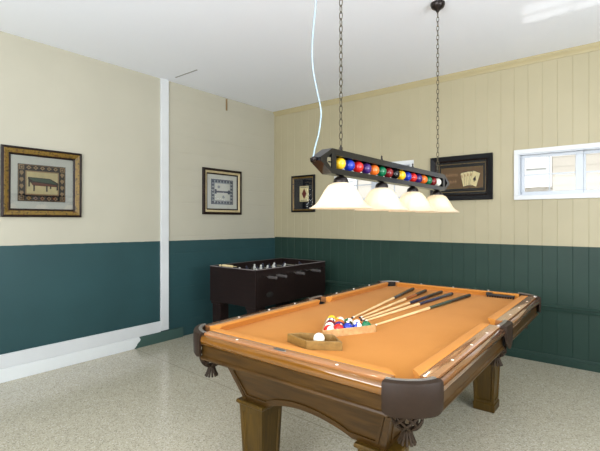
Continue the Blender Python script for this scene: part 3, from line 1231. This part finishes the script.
for sx in (-1, 1):
    for sy in (-1, 1):
        mb = MB()
        cx_, cy_ = sx * (fx - .085), sy * (fy - .085)
        mb.box((cx_ - .065, cy_ - .065, 0), (cx_ + .065, cy_ + .065, FZ0 + .03), .006)
        mb.box((cx_ - .075, cy_ - .075, FZ0 - .03), (cx_ + .075, cy_ + .075, FZ0), .004)
        mb.build('leg', M['fb'], ft)
# ball return cup in the side and a row of scoring beads on the near end
cy_ = -1.372 - (FY0 + FY1) / 2
q = [(.055 * math.cos(2 * PI * k / 20), .030 * math.sin(2 * PI * k / 20)) for k in range(20)]
mb = MB().prism(q, lambda a, b: (fx, cy_ + a, .590 + b), lambda a, b: (fx + .006, cy_ + a, .590 + b))
mb.build('ball_cup', M['liner'], ft)
sc = MB()
yb = -fy + .017
for k in range(9):
    sc.lathe([(.006, 0), (.013, .002), (.013, .015), (.006, .017)], (-.165 + .0185 * k, yb, FZ1 + .014), 12, 'x')
sc.tube([(-.20, yb, FZ1 + .014), (.06, yb, FZ1 + .014)], .003, 6)
sc.sphere((-.205, yb, FZ1 + .012), .012, 10, 8)
sc.build('score_beads', M['bone'], ft, True)


def man(mb, x, tilt):
    X = Matrix.Translation((x, 0, 0)) @ Matrix.Rotation(tilt, 4, 'X')
    mb.lathe([(.007, -.075), (.010, -.060), (.009, -.045), (.013, -.030), (.016, -.005), (.016, .012), (.018, .022), (.008, .030), (.007, .034)], (0, 0, 0), 8, xf=X)
    mb.sphere(tuple(X @ Vector((0, 0, .044))), .0125, 10, 8)
    mb.box((-.012, -.016, -.078), (.012, .014, -.066), .002, X)


RODZ = .796
men = [1, 2, 3, 5, 5, 3, 2, 1]
own = [0, 0, 1, 0, 1, 0, 1, 1]
random.seed(5)
for i in range(8):
    y = -fy + .095 + (2 * fy - .19) * i / 7
    side = 1 if own[i] == 0 else -1
    out = random.uniform(.05, .12)
    rd = MB().tube([(-fx - (.06 if side > 0 else .20), 0, 0), (fx + (.20 if side > 0 else .06), 0, 0)], .0075, 8).build('rod', M['chrome'], ft, True, (0, y, RODZ))
    x0 = side * (fx + .09)
    MB().lathe([(.010, 0), (.015, .01), (.016, .06), (.013, .09), (.017, .115), (.012, .125)], (x0, 0, 0), 12, 'x', xf=Matrix.Scale(side, 4, (1, 0, 0))).build('grip', M['grip'], rd, True)
    n = men[i]
    tilt = random.uniform(-.5, .5)
    for k in range(n):
        pb = MB()
        sp = .60 / max(n, 2)
        man(pb, (k - (n - 1) / 2) * sp * .9 + .02, tilt)
        pb.build('player', M['man_w'] if own[i] == 0 else M['man_d'], rd, True)

# ------------------------------------------------------------------ billiard light over the table
LX = 3.085


def shade_mat():
    k = N('alabaster glass shade')
    v = k.coord()
    n = k.noise(v, 9, 4, .6)
    col = k.ramp(n, [(.3, lin((236, 222, 194))), (.7, lin((246, 238, 220)))])
    df = k.n('ShaderNodeBsdfDiffuse'); tl = k.n('ShaderNodeBsdfTranslucent')
    k.l(col, df.inputs[0]); k.l(col, tl.inputs[0])
    mx = k.n('ShaderNodeMixShader'); mx.inputs[0].default_value = .45
    k.l(df.outputs[0], mx.inputs[1]); k.l(tl.outputs[0], mx.inputs[2])
    gl = k.n('ShaderNodeBsdfGlossy'); gl.inputs['Roughness'].default_value = .15
    m2 = k.n('ShaderNodeMixShader'); m2.inputs[0].default_value = .05
    k.l(mx.outputs[0], m2.inputs[1]); k.l(gl.outputs[0], m2.inputs[2])
    em = k.n('ShaderNodeEmission'); em.inputs[1].default_value = .06
    k.l(col, em.inputs[0])
    ad = k.n('ShaderNodeAddShader')
    k.l(m2.outputs[0], ad.inputs[0]); k.l(em.outputs[0], ad.inputs[1])
    out = [x for x in k.t.nodes if x.type == 'OUTPUT_MATERIAL'][0]
    k.l(ad.outputs[0], out.inputs[0])
    k.t.nodes.remove(k.b)
    return k.m


M['shade'] = shade_mat()
M['bar'] = plain('charcoal lacquered steel', (18, 18, 21), .10, .0, spec=.4, var=.02)
M['bar'].node_tree.nodes['Principled BSDF'].inputs['IOR'].default_value = 1.5
M['bronze'] = plain('dark bronze', (40, 34, 32), .32, .6)
M['chain'] = plain('antique brass chain', (84, 78, 62), .35, .8)
M['cord'] = plain('pale blue grey cord', (146, 168, 180), .4)
lt = thing('billiard_light', 'four-shade hanging billiard light with a row of coloured balls in its black bar', 'hanging light', (LX, -2.28, 1.44))
oy, oz = 2.28, -1.44
Y0, Y1, ZB, ZT = -3.045, -1.548, 1.606, 1.727     # straight part of the bar
zc = (ZB + ZT) / 2
TIP = .095
outl = [(Y0, ZB), (Y1, ZB), (Y1 + TIP, zc - .008), (Y1 + TIP, zc + .008), (Y1, ZT), (Y0, ZT), (Y0 - TIP, zc + .008), (Y0 - TIP, zc - .008)]


def plate(mb, x0, x1):
    """hexagonal plate with a long window and a triangle cut out of each pointed end"""
    Wn = (Y0 + .035, Y1 - .035, ZB + .027, ZT - .031)
    def bx(y0, y1, z0, z1): mb.box((x0, y0 + oy, z0 + oz), (x1, y1 + oy, z1 + oz))
    bx(Y0, Y1, ZB, Wn[2]); bx(Y0, Y1, Wn[3], ZT); bx(Y0, Wn[0], Wn[2], Wn[3]); bx(Wn[1], Y1, Wn[2], Wn[3])
    for y, s in ((Y0, -1), (Y1, 1)):
        O = [(y, ZB), (y + s * TIP, zc - .008), (y + s * TIP, zc + .008), (y, ZT)]
        I = [(y + s * .004, zc - .036), (y + s * .052, zc - .002), (y + s * .052, zc + .002), (y + s * .004, zc + .036)]
        for i in range(4):
            j = (i + 1) % 4
            quad = [O[i], O[j], I[j], I[i]]
            mb.prism(quad, lambda a, b: (x0, a + oy, b + oz), lambda a, b: (x1, a + oy, b + oz))


PD = .030
mb = MB()
plate(mb, PD - .006, PD); plate(mb, -PD, -PD + .006)
# thin band closing top, bottom and the pointed ends
for i in range(8):
    a, b = outl[i], outl[(i + 1) % 8]
    d = Vector((b[0] - a[0], b[1] - a[1])).normalized()
    n = Vector((-d.y, d.x)) * .005
    quad = [a, b, (b[0] + n.x, b[1] + n.y), (a[0] + n.x, a[1] + n.y)]
    mb.prism(quad, lambda p, q: (-PD + .006, p + oy, q + oz), lambda p, q: (PD - .006, p + oy, q + oz))
frame = mb.build('frame', M['bar'], lt)
order = ['yellow', 'blue', 'red', 'purple', 'orange', 'green', 'maroon', 'black', 'yellow', 'blue', 'red', 'purple', 'orange', 'green', 'maroon', 'white']
lamp_ball = {c: plain('glossy ' + c + ' lamp ball', BALL[c], .08, spec=.6, var=.02) for c in BALL}
for i, c in enumerate(order):
    y = -2.935 + (2.935 - 1.625) * i / 15
    MB().sphere((0, y + oy, zc + oz), .0305, 20, 14).build('ball', lamp_ball[c], lt, True)
MB().tube([(0, Y0 + oy + .01, zc + oz), (0, Y1 + oy - .01, zc + oz)], .004, 8).build('ball_rod', M['chrome'], lt, True)
sprof = [(.030, 1.574), (.042, 1.570), (.064, 1.558), (.082, 1.534), (.098, 1.506), (.112, 1.482), (.130, 1.462), (.152, 1.448), (.160, 1.443)]
inner = [(r - .0045, z - .001) for r, z in sprof[::-1]]
for i in range(4):
    y = -2.925 + .4325 * i
    h = MB()
    h.lathe([(.012, ZB), (.020, 1.602), (.030, 1.596), (.036, 1.588), (.038, 1.576), (.036, 1.568), (.026, 1.566)], (0, y + oy, oz), 20)
    h.tube([(0, y + oy, ZB + oz), (0, y + oy, ZB + .010 + oz)], .010, 10)
    hd = h.build('shade_holder', M['bronze'], lt, True)
    sh = MB().lathe([(r, z) for r, z in sprof] + inner, (0, y + oy, oz), 40, caps=False).build('shade', M['shade'], lt, True)
    MB().sphere((0, y + oy, 1.512 + oz), .026, 14, 10).build('bulb', plain('frosted bulb', (250, 245, 230), .4), hd, True)
    MB().lathe([(.006, ZT - .002), (.008, ZT + .008), (.004, ZT + .020), (.006, ZT + .026), (.001, ZT + .034)], (0, y + oy, oz), 10).build('finial', M['bronze'], lt, True)
    d = bpy.data.lights.new('bulb_light', 'POINT')
    d.energy = .58
    d.color = (1, .92, .80)
    d.shadow_soft_size = .03
    lo = bpy.data.objects.new('bulb_light', d)
    lo.location = (0, y + oy, 1.470 + oz)
    lo.parent = lt
    COL.objects.link(lo)
for yk in (Y0 - TIP, Y1 + TIP):
    MB().sphere((0, yk + oy + (-.010 if yk < -2 else .010), zc + oz), .012, 12, 8).build('end_knob', M['bronze'], lt, True)


def chain(y):
    mb = MB()
    mb.tube([(.010 * math.cos(a * PI / 8), y + oy, ZT + .012 + .014 * math.sin(a * PI / 8) + oz) for a in range(16)], .003, 6, True)
    z = ZT + .030
    k = 0
    while z < 2.952:
        p = []
        for a in range(14):
            t = 2 * PI * a / 14
            e = .0085 * math.cos(t); f = .021 * math.sin(t)
            p.append((e if k % 2 else 0, y + oy + (0 if k % 2 else e), z + .016 + f + oz))
        mb.tube(p, .0022, 5, True)
        z += .0335
        k += 1
    return mb.build('chain', M['chain'], lt, True)


for y in (-2.925, -1.612):
    chain(y)
    MB().lathe([(.052, 3.0), (.052, 2.985), (.044, 2.966), (.018, 2.948), (.011, 2.938), (.007, 2.930)], (0, y + oy, oz), 24).build('canopy', M['bronze'], lt, True)
cp = [(-3.10, 2.998), (-3.105, 2.72), (-3.119, 2.414), (-3.134, 2.305), (-3.147, 2.194), (-3.142, 2.089), (-3.111, 1.995), (-3.079, 1.908), (-3.083, 1.85), (-3.099, 1.786), (-3.123, 1.731), (-3.14, zc + .012)]
fine = []
for i in range(len(cp) - 1):
    p0, p1, p2, p3 = cp[max(0, i - 1)], cp[i], cp[i + 1], cp[min(len(cp) - 1, i + 2)]
    for k in range(6):
        t = k / 6
        fine.append(tuple(.5 * ((2 * p1[c]) + (-p0[c] + p2[c]) * t + (2 * p0[c] - 5 * p1[c] + 4 * p2[c] - p3[c]) * t * t + (-p0[c] + 3 * p1[c] - 3 * p2[c] + p3[c]) * t ** 3) for c in (0, 1)))
fine.append(cp[-1])
MB().tube([(-.012, y + oy, z + oz) for y, z in fine], .0032, 8).build('cord', M['cord'], lt, True)
